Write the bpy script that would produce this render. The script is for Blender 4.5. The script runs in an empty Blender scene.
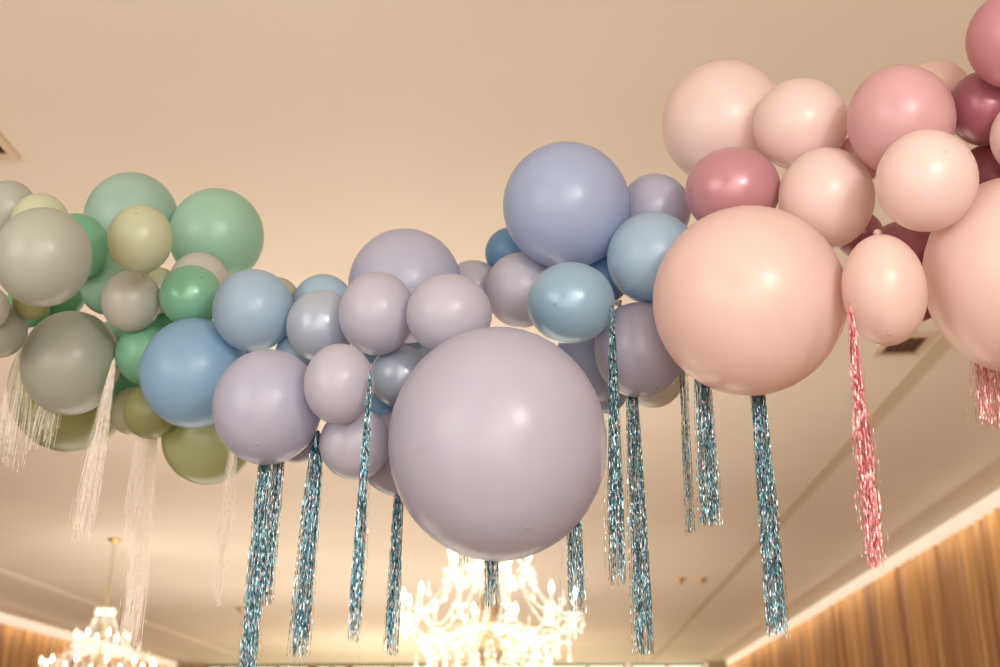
import bpy, bmesh, math, random
from mathutils import Vector, Matrix, Quaternion
random.seed(7)
S = bpy.context.scene
COL = S.collection

# ------------------------------------------------------------------ camera
W, H, F = 1000.0, 667.0, 1105.0
PITCH, YAW = math.radians(21.5), math.radians(2.56)
CAM = Vector((0, 0, 1.6))
FWD = Vector((-math.sin(YAW)*math.cos(PITCH), math.cos(YAW)*math.cos(PITCH), math.sin(PITCH)))
RGT = Vector((math.cos(YAW), math.sin(YAW), 0))
UPV = RGT.cross(FWD)
cd = bpy.data.cameras.new('camera'); cam = bpy.data.objects.new('camera', cd); COL.objects.link(cam)
cam.matrix_world = Matrix(((RGT.x, UPV.x, -FWD.x, CAM.x), (RGT.y, UPV.y, -FWD.y, CAM.y), (RGT.z, UPV.z, -FWD.z, CAM.z), (0, 0, 0, 1)))
cd.sensor_width = 36; cd.lens = 36*F/W; cd.clip_end = 200
cd.dof.use_dof = True; cd.dof.focus_distance = 3.75; cd.dof.aperture_fstop = 1.8
S.camera = cam
S.view_settings.view_transform = 'Standard'
S.view_settings.look = 'None'

def at(x, y, z):
    """point seen at picture place (x, y) at camera depth z"""
    return CAM + (FWD + RGT*((x-W/2)/F) + UPV*((H/2-y)/F))*z
def at_y(x, y, Y):
    r = FWD + RGT*((x-W/2)/F) + UPV*((H/2-y)/F)
    return CAM + r*((Y-CAM.y)/r.y)
def depth(p): return (p-CAM).dot(FWD)
def lin(c):
    return tuple(((v/255)/12.92 if v/255 <= .04045 else ((v/255+.055)/1.055)**2.4) for v in c) + (1,)

# ------------------------------------------------------------------ helpers
def setp(o, label=None, cat=None, group=None, kind=None):
    if label: o['label'] = label
    if cat: o['category'] = cat
    if group: o['group'] = group
    if kind: o['kind'] = kind
    return o
def mesh_obj(name, verts, faces, mat, parent=None, smooth=True):
    me = bpy.data.meshes.new(name); me.from_pydata(verts, [], faces); me.update()
    if mat: me.materials.append(mat)
    if smooth:
        for p in me.polygons: p.use_smooth = True
    o = bpy.data.objects.new(name, me); COL.objects.link(o)
    if parent: o.parent = parent
    return o
class MB:
    def __init__(s): s.v = []; s.f = []
    def add(s, vs, fs):
        n = len(s.v); s.v += [tuple(v) for v in vs]; s.f += [tuple(i+n for i in f) for f in fs]
    def box(s, x0, x1, y0, y1, z0, z1):
        s.add([(x0,y0,z0),(x1,y0,z0),(x1,y1,z0),(x0,y1,z0),(x0,y0,z1),(x1,y0,z1),(x1,y1,z1),(x0,y1,z1)],
              [(0,3,2,1),(4,5,6,7),(0,1,5,4),(1,2,6,5),(2,3,7,6),(3,0,4,7)])
    def lathe(s, prof, n=12, M=None, origin=(0,0,0)):
        vs = []; fs = []
        for (r, z) in prof:
            for k in range(n):
                a = 2*math.pi*k/n; p = Vector((r*math.cos(a), r*math.sin(a), z))
                if M: p = M @ p
                vs.append(p + Vector(origin))
        for i in range(len(prof)-1):
            for k in range(n):
                fs.append((i*n+k, i*n+(k+1) % n, (i+1)*n+(k+1) % n, (i+1)*n+k))
        fs.append(tuple(reversed(range(n)))); fs.append(tuple((len(prof)-1)*n+k for k in range(n)))
        s.add(vs, fs)
    def tube(s, pts, rad, n=6):
        pts = [Vector(p) for p in pts]; vs = []; fs = []
        for i, p in enumerate(pts):
            t = (pts[min(i+1, len(pts)-1)] - pts[max(i-1, 0)]).normalized()
            u = t.cross(Vector((.31, .77, .55))).normalized(); w = t.cross(u)
            r = rad[i] if isinstance(rad, (list, tuple)) else rad
            for k in range(n):
                a = 2*math.pi*k/n; vs.append(p + u*(r*math.cos(a)) + w*(r*math.sin(a)))
        for i in range(len(pts)-1):
            for k in range(n):
                fs.append((i*n+k, i*n+(k+1) % n, (i+1)*n+(k+1) % n, (i+1)*n+k))
        fs.append(tuple(reversed(range(n)))); fs.append(tuple((len(pts)-1)*n+k for k in range(n)))
        s.add(vs, fs)
    def gem(s, c, r, h, n=6):
        """faceted drop: point up, widest low"""
        c = Vector(c)
        vs = [c+Vector((0,0,0))]
        for (q, z) in ((.55, -.4*h), (1, -.72*h)):
            for k in range(n):
                a = 2*math.pi*(k+.5*(z < -.5*h))/n; vs.append(c+Vector((r*q*math.cos(a), r*q*math.sin(a), z)))
        vs.append(c+Vector((0,0,-h)))
        fs = []
        for k in range(n):
            j = (k+1) % n
            fs += [(0, 1+k, 1+j), (1+k, 1+n+k, 1+j), (1+j, 1+n+k, 1+n+j), (1+n+k, 2*n+1, 1+n+j)]
        s.add(vs, fs)
    def build(s, name, mat, parent=None, smooth=True): return mesh_obj(name, s.v, s.f, mat, parent, smooth)

def new_mat(name):
    m = bpy.data.materials.new(name); m.use_nodes = True
    nt = m.node_tree; b = nt.nodes['Principled BSDF']
    return m, nt, b
def plain(name, col, rough=.6, metal=0, emit=None, estr=0, spec=.5):
    m, nt, b = new_mat(name)
    b.inputs['Base Color'].default_value = lin(col); b.inputs['Roughness'].default_value = rough
    b.inputs['Metallic'].default_value = metal; b.inputs['Specular IOR Level'].default_value = spec
    if emit: b.inputs['Emission Color'].default_value = lin(emit); b.inputs['Emission Strength'].default_value = estr
    return m

# ------------------------------------------------------------------ room materials
def ceiling_mat():
    m, nt, b = new_mat('painted_ceiling')
    tc = nt.nodes.new('ShaderNodeTexCoord'); nz = nt.nodes.new('ShaderNodeTexNoise'); nz.inputs['Scale'].default_value = .35; nz.inputs['Detail'].default_value = 3
    rp = nt.nodes.new('ShaderNodeValToRGB')
    rp.color_ramp.elements[0].color = lin((218, 205, 188)); rp.color_ramp.elements[1].color = lin((224, 212, 196))
    rp.color_ramp.elements[0].position = .35; rp.color_ramp.elements[1].position = .65
    nt.links.new(tc.outputs['Object'], nz.inputs['Vector']); nt.links.new(nz.outputs['Fac'], rp.inputs['Fac']); nt.links.new(rp.outputs['Color'], b.inputs['Base Color'])
    n2 = nt.nodes.new('ShaderNodeTexNoise'); n2.inputs['Scale'].default_value = 60
    bp = nt.nodes.new('ShaderNodeBump'); bp.inputs['Strength'].default_value = .03; bp.inputs['Distance'].default_value = .01
    nt.links.new(tc.outputs['Object'], n2.inputs['Vector']); nt.links.new(n2.outputs['Fac'], bp.inputs['Height']); nt.links.new(bp.outputs['Normal'], b.inputs['Normal'])
    b.inputs['Roughness'].default_value = .85; b.inputs['Specular IOR Level'].default_value = .2
    return m
def floor_mat():
    m, nt, b = new_mat('patterned_carpet')
    tc = nt.nodes.new('ShaderNodeTexCoord'); nz = nt.nodes.new('ShaderNodeTexNoise'); nz.inputs['Scale'].default_value = 30
    rp = nt.nodes.new('ShaderNodeValToRGB'); rp.color_ramp.elements[0].color = lin((166, 146, 124)); rp.color_ramp.elements[1].color = lin((190, 170, 148))
    nt.links.new(tc.outputs['Object'], nz.inputs['Vector']); nt.links.new(nz.outputs['Fac'], rp.inputs['Fac']); nt.links.new(rp.outputs['Color'], b.inputs['Base Color'])
    b.inputs['Roughness'].default_value = .9
    return m
def curtain_mat():
    m, nt, b = new_mat('amber_curtain_cloth')
    tc = nt.nodes.new('ShaderNodeTexCoord'); mp = nt.nodes.new('ShaderNodeMapping'); mp.inputs['Scale'].default_value = (9, 9, .025)
    nz = nt.nodes.new('ShaderNodeTexNoise'); nz.inputs['Scale'].default_value = 1.0; nz.inputs['Detail'].default_value = 5
    rp = nt.nodes.new('ShaderNodeValToRGB'); rp.color_ramp.elements[0].color = lin((112, 64, 24)); rp.color_ramp.elements[1].color = lin((206, 154, 92))  # dark streaks put the shade of the folds into the cloth colour
    rp.color_ramp.elements[0].position = .32; rp.color_ramp.elements[1].position = .66
    nt.links.new(tc.outputs['Object'], mp.inputs['Vector']); nt.links.new(mp.outputs['Vector'], nz.inputs['Vector']); nt.links.new(nz.outputs['Fac'], rp.inputs['Fac']); nt.links.new(rp.outputs['Color'], b.inputs['Base Color'])
    b.inputs['Roughness'].default_value = .7; b.inputs['Sheen Weight'].default_value = .2
    return m
M_CEIL = ceiling_mat(); M_FLOOR = floor_mat(); M_CURT = curtain_mat()
M_WALL = plain('warm_wall_paint', (205, 180, 150), .8)
M_TRACK = plain('ceiling_strip_paint', (202, 182, 156), .7)
M_TRACK2 = plain('pale_strip_paint', (238, 226, 208), .7)
M_COVE = plain('cove_glow', (244, 234, 216), .6, emit=(255, 244, 226), estr=.42)
M_VENT = plain('vent_metal', (206, 182, 156), .55)
M_VENTD = plain('vent_dark', (84, 56, 36), .8)
M_WIN = plain('garden_daylight_glass', (226, 232, 200), .1, emit=(238, 240, 205), estr=1.6)
M_WINF = plain('window_frame_paint', (120, 104, 70), .6)
M_BRASS = plain('brass', (200, 160, 96), .3, 1)

ZC, XR, XL, YF, YB = 4.9, 5.75, -12.5, 38.6, -5.0
def struct(name, mb, mat, parent=None):
    o = mb.build(name, mat, parent, smooth=False)
    if not parent: o['kind'] = 'structure'
    return o
b = MB(); b.box(XL-.2, XR+.2, YB-.2, YF+.2, ZC, ZC+.2); struct('ceiling', b, M_CEIL)
b = MB(); b.box(XL-.2, XR+.2, YB-.2, YF+.2, -.2, 0); struct('floor', b, M_FLOOR)
b = MB(); b.box(XR, XR+.2, YB, YF, 0, ZC); struct('wall_right', b, M_WALL)
b = MB(); b.box(XL-.2, XL, YB, YF, 0, ZC); struct('wall_left', b, M_WALL)
b = MB(); b.box(XL, XR, YF, YF+.2, 0, ZC); struct('wall_far', b, M_WALL)
b = MB(); b.box(XL, XR, YB-.2, YB, 0, ZC); struct('wall_back', b, M_WALL)
# shallow ceiling strips
for i, (x0, x1) in enumerate(((3.25, 3.37), (-9.84, -9.74))):
    b = MB(); b.box(x0, x1, YB+.1, YF-.5, ZC-.009, ZC); b.box(x0-.02, x0, YB+.1, YF-.5, ZC-.014, ZC); b.box(x1, x1+.02, YB+.1, YF-.5, ZC-.014, ZC)
    struct('trim_%d' % (i+1), b, (M_TRACK, M_TRACK2)[i])
# lit cove strips above the curtains
b = MB(); b.box(XR-.05, XR, YB+.1, YF-.9, ZC-.29, ZC-.004); struct('trim_3', b, M_COVE)
b = MB(); b.box(XL, XL+.05, YB+.1, YF-.9, ZC-.26, ZC-.004); struct('trim_4', b, M_COVE)
b = MB(); b.box(-3.4, 5.2, YF-.05, YF, ZC-.3, ZC-.01); struct('trim_5', b, M_COVE)
# far windows
for i, (x0, x1) in enumerate(((-11.6, -10.6), (-10.3, -8.2), (-7.9, -6.9), (-6.7, -4.0), (-3.2, -.4), (0, 2.4), (2.7, 5.0))):
    b = MB(); b.box(x0, x1, YF-.06, YF-.02, .6, ZC-.12)
    w = struct('window_%d' % (i+1), b, M_WIN)
    b = MB()
    for xa in (x0-.07, (x0+x1)/2-.03, x1): b.box(xa, xa+.07, YF-.1, YF-.02, .5, ZC-.05)
    for za in (.5, 2.6, ZC-.12): b.box(x0, x1, YF-.1, YF-.02, za, za+.07)
    struct('window_frame', b, M_WINF, w)
# curtains: pleated sheets
def curtain(name, x, y0, y1, sgn, label, seed, zt):
    rnd = random.Random(seed); vs = []; fs = []; y = y0; ys = []
    ph = 0; 
    while y < y1:
        ys.append((y, ph)); y += .022; ph += .022*2*math.pi/(.24+.10*math.sin(y*1.7+seed)+.08*rnd.random())
    amps = [.06+.05*(.5+.5*math.sin(i*.031+seed))+.006*rnd.random() for i in range(len(ys))]
    zs = [zt, zt-.12, zt-.5, zt-1.3, zt-2.6, .05]
    for (yy, p), am in zip(ys, amps):
        for j, z in enumerate(zs):
            k = (.75, .9, 1.05, 1.15, 1.2, 1.25)[j]
            vs.append((x + sgn*(.13 + am*k*math.sin(p+.12*j) + .022*k*math.sin(2.7*p+seed)), yy+.02*math.sin(p*.5+j), z))
    n = len(zs)
    for i in range(len(ys)-1):
        for j in range(n-1): fs.append((i*n+j, (i+1)*n+j, (i+1)*n+j+1, i*n+j+1))
    o = mesh_obj(name, vs, fs, M_CURT); setp(o, label, 'curtain'); return o
curtain('wall_curtain', XR, 9.5, YF-1.0, -1, 'amber pleated curtain hanging along the right-hand wall', 3, ZC-.28)
curtain('wall_curtain', XL, 20, YF-1.0, 1, 'amber pleated curtain along the distant left wall behind the smaller chandelier', 5, ZC-.26)
# vents
def vent(cx, cy, lx, ly, label, along, pitch):
    r = bpy.data.objects.new('ceiling_vent', None); r.location = (cx, cy, ZC); COL.objects.link(r); setp(r, label, 'vent', 'ceiling vents')
    b = MB(); t = .045
    b.box(-lx/2-t, lx/2+t, -ly/2-t, -ly/2, -.03, 0); b.box(-lx/2-t, lx/2+t, ly/2, ly/2+t, -.03, 0)
    b.box(-lx/2-t, -lx/2, -ly/2, ly/2, -.03, 0); b.box(lx/2, lx/2+t, -ly/2, ly/2, -.03, 0)
    b.build('frame', M_VENT, r, False)
    b = MB(); b.box(-lx/2, lx/2, -ly/2, ly/2, -.004, 0); b.build('backing', M_VENTD, r, False)
    L = ly if along == 'x' else lx
    n = int(L/pitch)
    b = MB()
    for k in range(n):
        q = -L/2 + (k+.5)*L/n
        if along == 'x': b.add([(-lx/2, q-.013, -.026), (lx/2, q-.013, -.026), (lx/2, q+.007, -.012), (-lx/2, q+.007, -.012)], [(0, 1, 2, 3)])
        else: b.add([(q-.016, -ly/2, -.026), (q-.013, ly/2, -.026), (q+.007, ly/2, -.006), (q+.007, -ly/2, -.006)], [(0, 1, 2, 3)])
    b.build('louvre_blades', M_VENT, r, False)
vent(-3.46, 5.04, .8, .7, 'louvred ceiling vent at the upper left edge above the green balloons', 'x', .036)
vent(2.98, 8.74, .3, .4, 'small ceiling vent half hidden under the pink balloon nearest the long pink tassel', 'y', .06)

# ------------------------------------------------------------------ chandeliers
def crystal_mat():
    m, nt, b = new_mat('glowing_crystal')
    b.inputs['Base Color'].default_value = lin((255, 250, 238)); b.inputs['Roughness'].default_value = .08
    b.inputs['Specular IOR Level'].default_value = 1; b.inputs['Emission Color'].default_value = lin((255, 248, 236)); b.inputs['Emission Strength'].default_value = .34  # emission stands in for lamplight caught by the crystals
    tr = nt.nodes.new('ShaderNodeBsdfTransparent'); mx = nt.nodes.new('ShaderNodeMixShader'); mx.inputs[0].default_value = .38
    out = nt.nodes['Material Output']
    nt.links.new(b.outputs[0], mx.inputs[1]); nt.links.new(tr.outputs[0], mx.inputs[2]); nt.links.new(mx.outputs[0], out.inputs['Surface'])
    return m
M_CRY = crystal_mat()
M_BULB = plain('candle_bulb_glow', (255, 246, 228), .4, emit=(255, 242, 222), estr=5)
M_CANDLE = plain('candle_sleeve', (250, 242, 226), .5, emit=(255, 238, 210), estr=.45)  # faint emission imitates bulb light on the sleeve
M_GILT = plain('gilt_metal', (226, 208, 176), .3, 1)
M_GLASSARM = plain('glass_arm', (250, 240, 222), .12, emit=(255, 236, 206), estr=.3, spec=.9)  # emission put in for lamplight running through the arms
cache = {}
def inst(key, name, parent, M, make):
    if key not in cache:
        cache[key] = make(); cache[key].name = name
        o = cache[key]
    else:
        o = cache[key].copy(); o.name = name; COL.objects.link(o)
    o.parent = parent; o.matrix_local = M if key == 'rose' or not parent.get('category') else Matrix.Translation((0, 0, -.12)) @ M
    return o
def mk_arm(R, zh, zt):
    """S-curved arm from hub (r=.05, zh) out and up to (R, zt)"""
    pts = []
    for i in range(15):
        t = i/14.0
        r = .05 + (R-.05)*t
        z = zh + (zt-zh)*(t**2.2) - .16*math.sin(math.pi*t)*(1-t*.3) + .05*math.sin(2*math.pi*t)
        pts.append((r, 0, z))
    b = MB(); b.tube(pts, [.016-.004*i/14 for i in range(15)], 7); return b.build('arm', M_GLASSARM)
def mk_cup():
    b = MB(); b.lathe([(.012, -.03), (.03, -.02), (.075, .012), (.08, .02), (.03, .01), (.018, .02), (.018, .03)], 12); return b.build('drip_cup', M_CRY)
def mk_candle():
    b = MB(); b.lathe([(.014, .02), (.014, .13), (.011, .135)], 8); return b.build('candle', M_CANDLE)
def mk_bulb():
    b = MB(); b.lathe([(.006, .13), (.02, .155), (.024, .175), (.018, .205), (.006, .235), (.001, .25)], 8); return b.build('bulb', M_BULB)
def mk_drop():
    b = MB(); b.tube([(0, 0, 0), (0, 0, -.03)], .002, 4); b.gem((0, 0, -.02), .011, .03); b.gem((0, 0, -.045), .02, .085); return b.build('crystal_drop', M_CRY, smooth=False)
def mk_strand(p0, p1, sag, n, r, rnd):
    b = MB(); p0 = Vector(p0); p1 = Vector(p1)
    for i in range(n):
        t = (i+.5)/n; p = p0.lerp(p1, t); p.z -= sag*4*t*(1-t)
        rr = r*rnd.uniform(.75, 1.3)
        b.gem(p+Vector((0, 0, rr)), rr, rr*2.1, 5)
    b.tube([tuple(p0.lerp(p1, i/16)-Vector((0, 0, sag*4*(i/16)*(1-i/16)))) for i in range(17)], .0035, 4)
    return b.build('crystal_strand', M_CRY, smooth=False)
def chandelier(x, y, rz, label, seed):
    rnd = random.Random(seed)
    r = bpy.data.objects.new('crystal_chandelier', None); r.location = (x, y, ZC); r.rotation_euler = (0, 0, rz); COL.objects.link(r)
    setp(r, label, 'chandelier', 'crystal chandeliers')
    I = Matrix.Identity(4)
    def rose():
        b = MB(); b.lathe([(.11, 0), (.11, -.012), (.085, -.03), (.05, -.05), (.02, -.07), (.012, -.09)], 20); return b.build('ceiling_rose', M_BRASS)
    inst('rose', 'ceiling_rose', r, I, rose)
    def rod():
        b = MB(); b.tube([(0, 0, .05), (0, 0, -.93)], .007, 6)
        for k in range(14): b.lathe([(.005, -.014), (.013, 0), (.005, .014)], 6, origin=(0, 0, -.12-.058*k))
        return b.build('hanging_chain', M_BRASS)
    inst('rod', 'hanging_chain', r, I, rod)
    def stem():
        b = MB(); b.lathe([(.012, -.9), (.05, -.95), (.03, -1.0), (.02, -1.1), (.055, -1.2), (.07, -1.3), (.03, -1.4), (.025, -1.55), (.07, -1.66), (.11, -1.78), (.05, -1.9), (.035, -2.0), (.09, -2.12), (.12, -2.2), (.06, -2.32), (.03, -2.42), (.05, -2.5), (.02, -2.6), (.003, -2.66)], 14)
        return b.build('stem', M_GILT)
    inst('stem', 'stem', r, I, stem)
    def crown():
        b = MB()
        b.tube([(.11*math.cos(2*math.pi*k/20), .11*math.sin(2*math.pi*k/20), -.95) for k in range(21)], .012, 6)
        for k in range(10):
            a = 2*math.pi*k/10; b.gem((.13*math.cos(a), .13*math.sin(a), -.9), .028, .13)
            b.tube([(0, 0, -.93), (.11*math.cos(a), .11*math.sin(a), -.95)], .005, 4)
        return b.build('crown', M_CRY, smooth=False)
    inst('crown', 'crown', r, I, crown)
    def ring():
        b = MB()
        for R, z in ((.62, -2.02), (.44, -2.45)):
            b.tube([(R*math.cos(2*math.pi*k/40), R*math.sin(2*math.pi*k/40), z) for k in range(41)], .01, 6)
            for k in range(6):
                a = 2*math.pi*k/6; b.tube([(.04*math.cos(a), .04*math.sin(a), z-.05), (R*math.cos(a), R*math.sin(a), z)], .006, 4)
        return b.build('basket_ring', M_GILT)
    inst('ring', 'basket_ring', r, I, ring)
    for tier, (n, R, zh, zt) in enumerate(((8, .38, -1.42, -1.50), (12, .80, -1.95, -1.90))):
        for k in range(n):
            a = 2*math.pi*(k+.3)/n
            arm = inst(('arm', tier), 'arm', r, Matrix.Rotation(a, 4, 'Z'), lambda: mk_arm(R, zh, zt))
            T = Matrix.Translation((R, 0, zt))
            inst('cup', 'drip_cup', arm, T, mk_cup); inst('candle', 'candle', arm, T, mk_candle); inst('bulb', 'bulb', arm, T, mk_bulb)
            for q in range(3):
                aa = 2*math.pi*q/3+.4
                inst('drop', 'crystal_drop', arm, Matrix.Translation((R+.07*math.cos(aa), .07*math.sin(aa), zt+.01)) @ Matrix.Rotation(rnd.random()*6, 4, 'Z'), mk_drop)
    # bead strands: crown to the tiers, tier to tier, basket
    for k in range(8):
        a = 2*math.pi*(k+.3)/8
        inst(('s1'), 'crystal_strand', r, Matrix.Rotation(a, 4, 'Z'), lambda: mk_strand((.11, 0, -.96), (.38, 0, -1.46), .1, 14, .014, rnd))
    for k in range(12):
        a = 2*math.pi*(k+.3)/12
        inst(('s2'), 'crystal_strand', r, Matrix.Rotation(a, 4, 'Z'), lambda: mk_strand((.36, 0, -1.5), (.78, 0, -1.9), .1, 15, .014, rnd))
        inst(('s3'), 'crystal_strand', r, Matrix.Rotation(a, 4, 'Z'), lambda: mk_strand((.8, 0, -1.92), (.8*math.cos(math.pi/6), .8*math.sin(math.pi/6), -1.92), .16, 14, .014, rnd))
    for k in range(24):
        a = 2*math.pi*k/24
        def fall():
            b = MB()
            for i in range(9):
                z = -2.04-.052*i; R = .62-.18*(i/9.0)**1.6+.02*math.sin(i*1.3)
                b.gem((R, .02*math.sin(i*2.1), z), .016+.006*(i % 3), .05)
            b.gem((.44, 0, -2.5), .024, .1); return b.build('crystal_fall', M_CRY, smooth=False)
        inst('fall', 'crystal_fall', r, Matrix.Rotation(a, 4, 'Z'), fall)
    for k in range(70):
        a = rnd.random()*6.283; R = rnd.uniform(.3, .78)
        inst('drop', 'crystal_drop', r, Matrix.Translation((R*math.cos(a), R*math.sin(a), -1.35-rnd.random()*1.1)) @ Matrix.Rotation(a, 4, 'Z') @ Matrix.Scale(1.25, 4), mk_drop)
    for z, e, sh in ((-1.2, 1, .35), (-2.35, 1, .4)):
        ld = bpy.data.lights.new('chandelier_light', 'POINT'); ld.energy = CH_POWER*e; ld.color = (1, .95, .87); ld.shadow_soft_size = sh
        lo = bpy.data.objects.new('chandelier_light', ld); COL.objects.link(lo); lo.parent = r; lo.location = (0, 0, z)
CH_POWER = 24
pc = at_y(490, 600, 10.3)
chandelier(pc.x, pc.y, .1, 'large bright crystal chandelier hanging behind the biggest grey-blue balloon', 11)
chandelier(-6.7, 16.75, .35, 'smaller-looking distant crystal chandelier at the bottom left corner below the green balloons', 12)
# small brass ceiling fittings
for (px, py, lab) in ((240, 608, 'small brass ceiling fitting seen between the white and teal tassels'), (702, 579, 'tiny brass ceiling fitting right of the lowest teal tassel tips, nearest the ceiling strip'), (680, 579, 'tiny brass ceiling fitting just left of a similar fitting')):
    rr = FWD + RGT*((px-W/2)/F) + UPV*((H/2-py)/F); p = CAM + rr*((ZC-CAM.z)/rr.z)
    b = MB(); b.lathe([(.10, 0), (.10, -.015), (.06, -.03), (.03, -.07), (.05, -.09), (.02, -.1)], 14)
    o = b.build('ceiling_fitting', M_BRASS); o.location = p; setp(o, lab, 'ceiling fitting', 'brass ceiling fittings')

# ------------------------------------------------------------------ balloons
C = dict(sage=(180,184,174), mint=(164,202,184), seafoam=(170,198,188), green=(130,188,158), lime=(200,206,174), olive=(160,164,112), oliveback=(182,190,142), khaki=(186,186,160),
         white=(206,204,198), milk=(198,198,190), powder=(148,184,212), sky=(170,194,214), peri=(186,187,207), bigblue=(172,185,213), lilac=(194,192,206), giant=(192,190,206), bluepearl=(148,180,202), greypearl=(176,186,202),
         deepblue=(116,158,192), shade=(168,176,200), mauvegrey=(178,174,192), blush=(234,213,210), blush2=(234,208,200), rose=(216,174,180), deeprose=(194,138,148), hotrose=(202,146,158), wine=(164,94,110))
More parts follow.
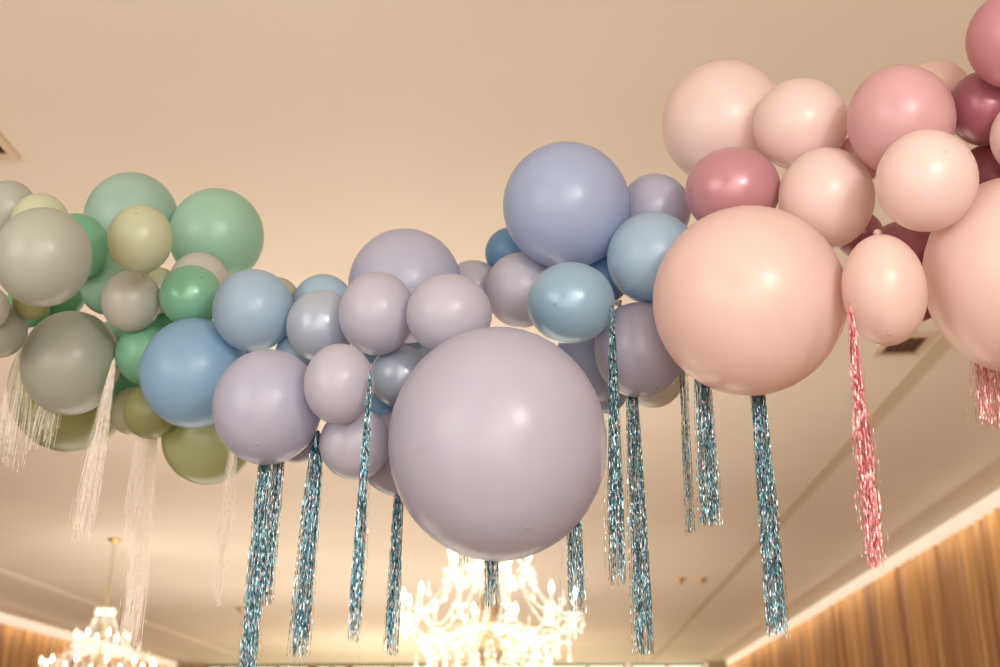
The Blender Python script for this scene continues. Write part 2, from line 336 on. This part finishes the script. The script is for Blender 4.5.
# key: x, y, rx, ry, order (front first), colour, pearly, tip spot place, label
B = [
('g1', 42,257,50,50,5,'sage',0,None,'big grey-green balloon at the left edge, in front of the small lime one peeking above'),
('g2', 8,210,30,30,8,'sage',0,None,'grey-green balloon at the far left top, behind the lime one'),
('g3', 40,223,30,30,7,'lime',0,None,'pale lime balloon peeking over the big grey-green balloon at the left edge'),
('g4', 76,247,34,34,8,'green',0,None,'green balloon squeezed between the big grey-green one and the round lime one'),
('g5', 131,220,48,48,9,'seafoam',0,None,'large grey-mint balloon at the top, behind the round lime balloon'),
('g6', 140,239,33,34.5,5.5,'lime',0,(133,215),'round lime balloon in front of two large mint balloons'),
('g7', 216,236,48,48,8.2,'mint',0,None,'large mint balloon at the top right end of the green cluster'),
('g8', 199,283,31,31,7.5,'white',0,None,'white balloon between the large mint balloon and the emerald one'),
('g9', 191,296,32,31,6,'green',1,(199,277),'shiny emerald green balloon touching the blue balloons'),
('g10',131,301,30.5,31,6.2,'milk',0,None,'off-white balloon left of the shiny emerald balloon'),
('g11',107,288,27,27,8,'mint',0,None,'small mint balloon tucked behind the off-white balloon'),
('g12',157,291,24,24,9,'lime',0,None,'pale lime balloon barely showing between the off-white and emerald balloons'),
('g13',70,363,51,52.5,7,'sage',0,None,'big grey-sage balloon low on the left with the white tassel at its edge'),
('g14',146,354,31,31,6.5,'green',0,(127,371),'mid-green balloon wedged between grey-sage and powder blue balloons'),
('g15',120,378,24,24,8.4,'green',0,None,'deep green balloon mostly hidden behind the olive balloon'),
('g16',151,411,28,28,7.2,'olive',0,None,'small olive balloon hanging below the powder blue balloon'),
('g17',132,411,23,24,8.1,'khaki',0,None,'pale khaki balloon behind the small olive balloon'),
('g18',70,388,64,64,10,'olive',0,None,'large translucent olive balloon behind the big grey-sage one'),
('g19',-12,308,22,22,7.4,'white',0,None,'whitish balloon cut by the left edge, above the pale sage one'),
('g20',0,330,28,28,8.2,'sage',0,None,'pale sage balloon at the left edge under the big grey-green balloon'),
('g21',32,300,20,20,7.6,'olive',0,None,'dark olive balloon under the big grey-green balloon at left'),
('g22',28,305,23,23,9,'green',0,None,'green balloon behind the dark olive balloon at left'),
('g23',60,290,28,29,9.2,'green',0,None,'deep green balloon in the gap above the big grey-sage balloon'),
('g24',208,438,47,47,10,'oliveback',0,None,'large olive balloon at the bottom, behind the blue balloons'),
('g25',277,300,23,23,9,'khaki',0,None,'pale khaki balloon peeking from behind the upper sky blue balloon'),
('b1', 194,373,55,55.5,5,'powder',0,None,'large powder blue balloon where the blue part meets the green part'),
('b2', 253,310.5,41,41.5,4,'sky',0,None,'pale sky blue balloon above the large periwinkle and powder blue ones'),
('b3', 267,407,55,58,2,'peri',0,(260,444),'large periwinkle balloon above the twin teal tassels'),
('b4', 323,305,31,31,6,'sky',0,None,'pale blue balloon peeking above the pearly grey-blue one'),
('b5', 321,326,35,36,3,'greypearl',1,None,'pearly grey-blue balloon right of the pale sky blue one'),
('b6', 377,313.5,38.5,42,2,'lilac',0,None,'lilac-white balloon, left one of the pair below the upper periwinkle balloon'),
('b7', 449,314,43,40.5,1,'lilac',0,None,'lilac-white balloon on top of the biggest balloon, left of centre'),
('b8', 405,286,57,57.5,6,'peri',0,None,'large periwinkle balloon at the top, behind the lilac-white pair'),
('b9', 473,290,30,30,8,'lilac',0,None,'small lilac balloon behind, between periwinkle balloon and centre top cluster'),
('b10',339,384,35.5,40.5,1,'lilac',0,None,'lilac-white balloon beside the teal tassel that starts highest on the left'),
('b11',401,377,31,32,4,'greypearl',1,None,'small pearly blue balloon touching the biggest balloon on its upper left'),
('b12',355,444,36,36,6,'lilac',0,None,'shaded lilac-grey balloon below the lilac-white one, behind a teal tassel'),
('b13',401,454,43,43,7,'mauvegrey',0,None,'mauve-grey balloon half hidden behind the left side of the biggest balloon'),
('b14',297,441,22,22,8,'mauvegrey',0,None,'grey balloon barely showing behind the large periwinkle balloon'),
('giant',497.5,444,109,117,0,'giant',0,(525,523),'giant grey-lilac balloon, the biggest of all, above the large chandelier'),
('u1', 566.5,205.5,63.5,64,4,'bigblue',0,(531,160),'large periwinkle blue balloon at the top centre'),
('u2', 655,210,36,36.5,6,'peri',0,None,'periwinkle balloon at the top between the large blue and deep rose balloons'),
('u3', 653,258,46,46.5,3,'sky',0,None,'sky blue balloon touching the left side of the giant peach balloon'),
('u4', 571,303,44,41,1,'bluepearl',1,(556,304),'shiny pearl blue balloon above the upper right of the biggest balloon'),
('u5', 521,290,36,38,5,'lilac',0,None,'lilac balloon left of the shiny pearl blue one'),
('u6', 511,253,26,26,8,'deepblue',0,None,'small deeper blue balloon peeking from behind the top centre balloon'),
('u7', 640,350,46,48,6,'mauvegrey',0,(655,388),'mauve-grey balloon behind the teal tassel, left of the giant peach balloon'),
('u8', 594,362,40,40,8,'shade',0,None,'shaded blue balloon deep in the gap right of the biggest balloon'),
('u9', 653,375,32,33,9,'white',0,None,'beige balloon edge showing under the mauve-grey balloon'),
('u10',603,386,27,28,9.5,'shade',0,None,'grey-blue balloon edge behind the two centre teal tassels'),
('b15',386,414,28,28,9,'powder',0,None,'blue balloon barely showing in the gap left of the biggest balloon'),
('b16',228,346,30,30,9,'powder',0,None,'blue balloon deep in the gap between the sky blue, powder blue and periwinkle balloons'),
('b17',297,354,22,22,9,'sky',0,None,'small blue balloon deep in the gap above the large periwinkle balloon'),
('b18',412,346,20,20,9,'sky',0,None,'small blue balloon deep in the gap below the lilac-white pair'),
('b19',376,353,14,14,9,'powder',0,None,'small blue balloon deep in the gap left of the small pearly blue one'),
('u11',606,279,24,24,9,'deepblue',0,None,'deeper blue balloon in the gap right of the shiny pearl blue balloon'),
('g27',160,327,16,16,9,'green',0,None,'small green balloon deep in the gap below the shiny emerald balloon'),
('g26',117,338,20,20,9,'mint',0,None,'mint balloon in the gap below the off-white balloon at left'),
('p1', 725,123,63,63.5,6,'blush',0,None,'large pale blush balloon at the top left of the pink part'),
('p2', 801,124,48,46.5,4,'blush',0,None,'pale blush balloon at the top, overlapping the large blush one'),
('p3', 733,190,48,43.5,3,'deeprose',1,(692,186),'shiny deep rose balloon resting on the giant peach balloon'),
('p4', 827,198,48.5,51,1,'blush',0,None,'pale blush balloon just above the giant peach balloon on its right'),
('p5', 902,120,55,56,6,'rose',0,None,'large rose pink balloon between pale blush and wine red ones'),
('p6', 937,97,37,37,8,'blush2',0,None,'peach balloon peeking over the large rose pink balloon'),
('p7', 1016,39,50,50,5,'hotrose',0,None,'rose balloon in the upper right corner'),
('p8', 985,108,38,38,7,'wine',1,None,'wine red balloon under the corner rose balloon'),
('p9', 927.5,180.5,52,51.5,1,'blush',0,(950,157),'pale blush balloon in front of rose pink and wine red balloons'),
('p10',1030,137,40,40,5,'blush',0,None,'blush balloon just showing at the right edge beside the wine red one'),
('p18',861,158,25,25,9,'rose',0,None,'rose balloon filling the gap between two pale blush and the large rose pink balloon'),
('p19',860,235,24,24,9,'wine',0,None,'small wine balloon in the gap above the oval peach balloon'),
('p11',994,180,40,38,8,'wine',0,None,'dark wine balloon in the gap above the giant peach balloon at the right edge'),
('p12',1024,275,100,100,3,'blush2',0,None,'giant peach balloon cut by the right edge, above the short pink tassel'),
('p13',885,290,43,56,.4,'blush2',0,(884,334),'oval peach balloon behind the top of the long pink tassel'),
('p14',908,272,52,52,7.5,'wine',0,None,'wine red balloon deep between oval peach and giant right-edge balloons'),
('p16',964,266,41,42,6,'rose',0,None,'rose balloon behind the giant peach balloon at the right edge'),
('p17',750.5,300.5,97.5,95,.5,'blush2',0,None,'giant peach balloon in full view, right of the blue balloons'),
]
K = .985
T = sorted(B, key=lambda t: t[5])
Z = {}
def spot(t, z):
    """centre and mean radius of a balloon placed at depth z"""
    mx, my = (t[1]-W/2)/F, (H/2-t[2])/F; m2 = mx*mx+my*my; al = math.sqrt(t[3]*t[4])/F
    q = 1/(1+al*al*(1+m2))
    return CAM + (FWD + RGT*(mx*q) + UPV*(my*q))*z, al*z/(1+m2)**.25
def near2d(a, b_): return math.hypot(a[1]-b_[1], a[2]-b_[2]) < 1.12*(math.sqrt(a[3]*a[4])+math.sqrt(b_[3]*b_[4]))
for i, t in enumerate(T):                     # push each balloon back until it clears those before it
    near = [T[j] for j in range(i) if near2d(T[j], t)]
    z = max([3.5]+[Z[a[0]]+.02 for a in near if near2d(a, t) and math.hypot(a[1]-t[1], a[2]-t[2]) < .97*(math.sqrt(a[3]*a[4])+math.sqrt(t[3]*t[4]))])
    while True:
        c, r = spot(t, z)
        if all((c-spot(a, Z[a[0]])[0]).length >= K*(r+spot(a, Z[a[0]])[1]) for a in near): break
        z += .004
    Z[t[0]] = z
for i in range(len(T)-1, -1, -1):             # let the front ones sink back onto their neighbours
    t = T[i]; nb = [q for q in T if q[0] != t[0] and near2d(q, t)]
    behind = [q for q in nb if q[5] >= t[5] and Z[q[0]] > Z[t[0]]]
    if not behind: continue
    z = Z[t[0]]
    while z < Z[t[0]]+.5:
        c, r = spot(t, z+.004)
        if any((c-spot(q, Z[q[0]])[0]).length < K*(r+spot(q, Z[q[0]])[1]) for q in nb): break
        if z+.004 > min(Z[q[0]] for q in behind): break
        z += .004
    Z[t[0]] = z

def balloon_mat(name, col, pearl):
    m, nt, b = new_mat(name)
    b.inputs['Base Color'].default_value = lin(col)
    b.inputs['Roughness'].default_value = .27 if pearl else .3
    b.inputs['Specular IOR Level'].default_value = .55 if pearl else .5
    if pearl: b.inputs['Sheen Weight'].default_value = .15; b.inputs['Metallic'].default_value = .12
    tc = nt.nodes.new('ShaderNodeTexCoord'); nz = nt.nodes.new('ShaderNodeTexNoise'); nz.inputs['Scale'].default_value = 9; nz.inputs['Detail'].default_value = 2
    mix = nt.nodes.new('ShaderNodeMix'); mix.data_type = 'RGBA'; mix.inputs[6].default_value = lin(col); mix.inputs[7].default_value = lin(tuple(v*.94 for v in col))
    nt.links.new(tc.outputs['Object'], nz.inputs['Vector']); nt.links.new(nz.outputs['Fac'], mix.inputs[0]); nt.links.new(mix.outputs[2], b.inputs['Base Color'])
    tr = nt.nodes.new('ShaderNodeBsdfTranslucent'); mean = sum(col)/3; tr.inputs['Color'].default_value = lin(tuple(max(0, min(255, mean+(v-mean)*1.4+14)) for v in col))
    mx = nt.nodes.new('ShaderNodeMixShader'); mx.inputs[0].default_value = .18 if pearl else .30
    out = nt.nodes['Material Output']
    nt.links.new(b.outputs[0], mx.inputs[1]); nt.links.new(tr.outputs[0], mx.inputs[2]); nt.links.new(mx.outputs[0], out.inputs['Surface'])
    return m
BM = {}
def bmat(col, pearl):
    k = (col, pearl)
    if k not in BM: BM[k] = balloon_mat('latex_%s' % col + ('_pearl' if pearl else ''), C[col], pearl)
    return BM[k]
def tipmat(col):
    k = ('tip', col)
    if k not in BM: BM[k] = plain('latex_tip_%s' % col, tuple(v*.82 for v in C[col]), .7, spec=.2)
    return BM[k]
CORE = [(-60, 300), (0, 300), (150, 320), (260, 355), (400, 350), (520, 335), (640, 290), (760, 195), (880, 190), (1060, 180)]
def core(x):
    for (xa, ya), (xb, yb) in zip(CORE, CORE[1:]):
        if x <= xb: return at(x, ya+(yb-ya)*(x-xa)/(xb-xa), 3.95)
    return at(x, 180, 3.95)
BC = {}
for (key, x, y, rx, ry, od, col, pearl, tip, label) in B:
    z = Z[key]; r0 = math.sqrt(rx*ry)*z/F
    mx_, my_ = (x-W/2)/F, (H/2-y)/F; m2 = mx_*mx_+my_*my_
    al = math.sqrt(rx*ry)/F
    q = 1/(1+al*al*(1+m2)); mx_ *= q; my_ *= q
    c = CAM + (FWD + RGT*mx_ + UPV*my_)*z
    BC[key] = (c, r0)
    e = math.sqrt(1+m2); ux, uy = (mx_*mx_/m2, my_*my_/m2) if m2 > 1e-9 else (0, 0)
    Rx = rx*z/F/(1+(e-1)*ux); Ry = ry*z/F/(1+(e-1)*uy); Rz = math.sqrt(Rx*Ry)
    vd = (c-CAM).normalized(); rt = vd.cross(Vector((0, 0, 1))).normalized(); up = rt.cross(vd)
    stretch = Matrix((rt, up, vd)).transposed() @ Matrix.Diagonal((Rx, Ry, Rz)) @ Matrix((rt, up, vd))
    if tip:
        ox, oy = (tip[0]-x)/rx, -(tip[1]-y)/ry; w = math.sqrt(max(.02, 1-ox*ox-oy*oy))
        ax = -(rt*ox+up*oy-vd*w)
    else:
        ax = (core(x)-c); ax -= vd*ax.dot(vd); ax = ax*(1.2 if ax.length < .4 else .8) + vd*.32
    ax.normalize()
    Q = Vector((0, 0, 1)).rotation_difference(ax).to_matrix()
    M3 = stretch @ Q
    b = MB(); prof = []
    NS = 26
    for i in range(NS+1):
        t = math.pi*i/NS; rr = math.sin(t); zz = -math.cos(t)
        if i == NS: rr = .05; zz = 1.045
        elif i == NS-1: rr = .125; zz = 1.0
        if i == 0: rr = .004
        prof.append((rr, zz))
    b.lathe(prof, 44, M3)
    o = b.build('balloon', bmat(col, pearl)); o.location = c
    grp = {'g': 'green balloons at the left end of the garland', 'b': 'blue balloons in the middle of the garland', 'u': 'blue balloons in the middle of the garland', 'p': 'pink balloons at the right end of the garland'}[key[0] if key != 'giant' else 'b']
    setp(o, label, 'balloon', grp)
    # tied neck with rolled lip; absolute size, alike on every balloon
    k = .026/Rz if Rz < .2 else .034/Rz
    b = MB(); b.lathe([(.05, 1.03), (k*.3, 1.05), (k*.27, 1.05+k*.4), (k*.5, 1.05+k*.6), (k*.52, 1.05+k*.85), (k*.26, 1.05+k), (k*.3, 1.05+k*1.3), (k*.6, 1.05+k*1.7), (k*.64, 1.05+k*1.76), (k*.5, 1.05+k*1.7)], 12, M3)
    b.build('knot', bmat(col, pearl), o)
    if tip:
        b = MB(); s = .006/Rz
        b.lathe([(.0005, -1.004), (s*.5, -1.0035), (s, -1.001), (s*1.3, -.994)], 12, M3)
        setp(b.build('tip', tipmat(col), o), 'darker thick latex spot')

# ------------------------------------------------------------------ foil tassels
def foil_mat(name, cols, rough, trans=0.0, metal=1.0, thru=0.0):
    m, nt, b = new_mat(name)
    at_ = nt.nodes.new('ShaderNodeAttribute'); at_.attribute_name = 'fleck'
    rp = nt.nodes.new('ShaderNodeValToRGB'); rp.color_ramp.interpolation = 'CONSTANT'
    els = rp.color_ramp.elements
    while len(els) < len(cols): els.new(.5)
    for e, (p, c) in zip(els, cols): e.position = p; e.color = lin(c)
    nt.links.new(at_.outputs['Fac'], rp.inputs['Fac']); nt.links.new(rp.outputs['Color'], b.inputs['Base Color'])
    b.inputs['Roughness'].default_value = rough; b.inputs['Metallic'].default_value = metal; b.inputs['Specular IOR Level'].default_value = .8
    if thru:
        tl = nt.nodes.new('ShaderNodeBsdfTranslucent'); tl.inputs['Color'].default_value = lin((255, 250, 240)); mt = nt.nodes.new('ShaderNodeMixShader'); mt.inputs[0].default_value = thru
        nt.links.new(b.outputs[0], mt.inputs[1]); nt.links.new(tl.outputs[0], mt.inputs[2]); b = mt
    if trans:
        tr = nt.nodes.new('ShaderNodeBsdfTransparent'); tr.inputs['Color'].default_value = lin((255, 246, 232)); mx = nt.nodes.new('ShaderNodeMixShader'); mx.inputs[0].default_value = trans
        out = nt.nodes['Material Output']
        nt.links.new(b.outputs[0], mx.inputs[1]); nt.links.new(tr.outputs[0], mx.inputs[2]); nt.links.new(mx.outputs[0], out.inputs['Surface'])
    return m
M_TEAL = foil_mat('teal_foil', [(0, (38, 72, 86)), (.18, (86, 142, 158)), (.42, (138, 188, 198)), (.56, (64, 120, 136)), (.70, (206, 222, 226)), (.93, (196, 172, 186))], .4)
M_ROSE = foil_mat('rose_foil', [(0, (188, 112, 118)), (.2, (226, 150, 154)), (.5, (238, 178, 178)), (.72, (210, 132, 142)), (.84, (250, 220, 214))], .38)
M_CLEAR = foil_mat('clear_iridescent_film', [(0, (250, 250, 250)), (.4, (255, 255, 255)), (.7, (238, 236, 232)), (.85, (255, 252, 246))], .24, .34, .0, .4)
M_TIE = plain('tassel_tie', (60, 70, 76), .6)
def tassel(top, bot, z, w0, w1, mat, n, label, group, ragged=.12, seed=1, stray=3, hidden=.0):
    """strips hang from a tie at the top; top and bottom share one upright plane"""
    rnd = random.Random(seed); n = int(n*1.7)
    p0 = at(top[0], top[1], z); p1 = at_y(bot[0], bot[1], p0.y)
    L = (p1-p0).length; d = (p1-p0)/L
    p0 = p0 - d*hidden; L += hidden
    r0, r1 = w0*z/F/2, w1*depth(p1)/F/2
    side = RGT; fro = d.cross(side).normalized()
    vs = []; fs = []; fl = []
    for k in range(n+stray):
        st = k >= n
        a = rnd.random()*2*math.pi; q = math.sqrt(rnd.random())
        l = L*(1-max(ragged, .1)*rnd.random()**1.6) if not st else L*rnd.uniform(.9, 1.08)
        wd = rnd.uniform(.0014, .0026) if not st else .0010
        tw = rnd.random()*6.28; rate = rnd.uniform(-26, 26)
        f1 = (1.1 if rnd.random() < .8 else 1.45) if not st else rnd.uniform(1.4, 2.2)
        wob = rnd.uniform(0, .0016); pw = rnd.uniform(10, 24); pp = rnd.random()*6
        ns = max(4, int(l/.010)); base = len(vs); half = .5+.5*rnd.random()
        for i in range(ns+1):
            t = i/ns; s_ = l*t
            rr = (r0 + (r1*f1-r0)*min(1, t*1.25+.01)**.7)*q
            c = p0 + d*s_ + side*(rr*math.cos(a)+wob*math.sin(pw*s_+pp)) + fro*(rr*math.sin(a)*.8+wob*math.cos(pw*s_*.8+pp))
            an = tw + rate*s_ + rnd.uniform(-.9, .9)
            u = side*math.cos(an) + fro*math.sin(an)
            vs += [c-u*wd/2*(1), c+u*wd/2]
        for i in range(ns):
            fs.append((base+2*i, base+2*i+1, base+2*i+3, base+2*i+2)); fl.append(rnd.random())
    vs = [Vector(v)-p0 for v in vs]
    o = mesh_obj('foil_tassel', [tuple(v) for v in vs], fs, mat, None, smooth=False); o.location = p0
    at_ = o.data.attributes.new('fleck', 'FLOAT', 'FACE'); at_.data.foreach_set('value', fl)
    setp(o, label, 'tassel', group)
    b = MB(); rt_ = min(.005, max(.0012, r0*.5))
    Q = Vector((0, 0, 1)).rotation_difference(-d).to_matrix()
    b.lathe([(rt_*.5, .012), (rt_, .008), (rt_*1.05, 0), (rt_, -.008), (rt_*.5, -.012)], 10, Q); b.build('tie', mat, o)
def bz(key, off=0): return Z[key]+off
TG, WG, PG = 'teal foil tassels', 'clear white tassels', 'pink foil tassels'
tassel((265,455), (246,684), bz('b3', .02), 12, 16, M_TEAL, 60, 'longest left teal tassel, left of the twin pair under the periwinkle balloon', TG, .05, 1)
tassel((279,455), (265,606), bz('b3', .07), 12, 11, M_TEAL, 44, 'shorter teal tassel right beside the longest left one, under the periwinkle balloon', TG, .2, 2, 2)
tassel((318,434), (298,657), bz('b3', .03), 12, 17, M_TEAL, 52, 'teal tassel with stray strands between the periwinkle and shaded lilac-grey balloons', TG, .12, 3, 9)
tassel((370,374), (353,643), bz('b10', -.09), 1.5, 13, M_TEAL, 46, 'teal tassel running down the right edge of a lilac-white balloon', TG, .14, 4, 3)
tassel((399,490), (391,656), bz('b13', -.05), 8, 13, M_TEAL, 40, 'thin teal tassel dropping just left of the biggest balloon', TG, .08, 5, 1)
tassel((464,520), (464,568), bz('giant', .2), 10, 12, M_TEAL, 14, 'tiny teal tassel tip peeking under the bottom of the biggest balloon', TG, .6, 6, 2)
tassel((491,500), (492,610), bz('giant', .2), 14, 13, M_TEAL, 46, 'short teal tassel in front of the large chandelier', TG, .5, 7, 2)
tassel((574,500), (577,614), bz('giant', .22), 13, 16, M_TEAL, 46, 'teal tassel at the lower right rim of the biggest balloon', TG, .45, 8, 4)
tassel((612,308), (618,585), bz('u7', -.21), 2, 15, M_TEAL, 50, 'long teal tassel falling in front of the mauve-grey balloon', TG, .2, 9, 8)
tassel((632,392), (645,655), bz('u7', .02), 11, 18, M_TEAL, 62, 'longest teal tassel right of the biggest balloon', TG, .06, 10, 2)
tassel((683,365), (691,535), bz('u7', .0), 8, 8, M_TEAL, 15, 'sparse thin teal tassel left of the giant peach balloon bottom', TG, .2, 11, 3)
tassel((702,370), (711,526), bz('p17', .12), 16, 17, M_TEAL, 60, 'dark teal tassel under the left bottom of the giant peach balloon', TG, .1, 12, 2)
tassel((757,385), (778,638), bz('p17', .05), 13, 18, M_TEAL, 66, 'rightmost teal tassel, under the middle of the giant peach balloon', TG, .07, 13, 1)
tassel((850,306), (876,568), bz('p13', -.17), 2, 16, M_ROSE, 64, 'long pink tassel beside the oval peach balloon', PG, .1, 14, 6)
tassel((983,345), (992,428), bz('p12', .1), 22, 26, M_ROSE, 56, 'short pink tassel under the giant peach balloon at the right edge', PG, .45, 15, 6)
tassel((114,360), (80,543), bz('g13', -.18), 1.5, 20, M_CLEAR, 46, 'white tassel draped over the right rim of the big grey-sage balloon', WG, .2, 16, 4)
tassel((55,372), (38,450), bz('g13', .12), 16, 26, M_CLEAR, 50, 'short white tassel in front of the translucent olive balloon', WG, .35, 17, 4)
tassel((26,345), (4,470), bz('g13', .1), 16, 34, M_CLEAR, 50, 'wide white tassel hanging at the left edge', WG, .35, 18, 6)
tassel((144,430), (131,540), bz('g16', .04), 12, 20, M_CLEAR, 32, 'sparse white tassel under the small olive balloon', WG, .3, 19, 3)
tassel((154,430), (128,652), bz('g16', .1), 8, 20, M_CLEAR, 60, 'longest white tassel, reaching down to the distant chandelier', WG, .1, 20, 6)
tassel((234,440), (215,606), bz('b1', .14), 7, 14, M_CLEAR, 30, 'thin white tassel in front of the large olive balloon at the bottom', WG, .25, 21, 4)

# ------------------------------------------------------------------ lights
def area(name, loc, target, size, power, col):
    ld = bpy.data.lights.new(name, 'AREA'); ld.energy = power; ld.color = col; ld.size = size; ld.shape = 'DISK'
    o = bpy.data.objects.new(name, ld); COL.objects.link(o); o.location = loc
    o.rotation_euler = (Vector(target)-Vector(loc)).to_track_quat('-Z', 'Y').to_euler(); return o
area('front_lamp', (1.7, -.6, 3.2), (0, 3.8, 2.9), .28, 52, (1, .94, .86))
area('bounce_fill', (1.6, -3.6, 3.4), (0, 4, 3.0), 5.0, 280, (1, .96, .91))
area('bounce_fill', (-6.0, -2.4, 3.0), (-.8, 4, 2.9), 5.0, 265, (1, .96, .91))
area('bounce_up', (-.8, -2.0, .2), (-1.4, 4.0, 4.9), 6.0, 270, (1, .94, .86))  # added unseen uplight to brighten the near ceiling, no real fitting
area('ceiling_wash', (-1.6, 9.2, .4), (-1.6, 9.4, 4.9), 6.0, 240, (1, .93, .83))  # added unseen uplights that even out the ceiling, no real fittings
area('ceiling_wash', (-3.5, 20.0, .5), (-3.5, 20.0, 4.9), 10.0, 430, (1, .91, .79))
area('ceiling_wash', (-3.5, 32.0, .5), (-3.5, 32.0, 4.9), 8.0, 500, (1, .84, .66))
for nm, x, y0, y1, pw in (('cove_lamp', XR-.32, 10, 37, 210), ('cove_lamp', XL+.32, 20, 37, 140)):
    ld = bpy.data.lights.new(nm, 'AREA'); ld.shape = 'RECTANGLE'; ld.size = .06; ld.size_y = y1-y0; ld.energy = pw; ld.color = (1, .93, .82)
    o = bpy.data.objects.new(nm, ld); COL.objects.link(o); o.location = (x, (y0+y1)/2, ZC-.12); o.rotation_euler = (0, math.radians(25 if x > 0 else -25), 0)
wd = bpy.data.worlds.new('world'); S.world = wd; wd.use_nodes = True
wd.node_tree.nodes['Background'].inputs[0].default_value = (1, .86, .7, 1); wd.node_tree.nodes['Background'].inputs[1].default_value = .3
print('DEPTHS', {k: round(v, 2) for k, v in Z.items()})
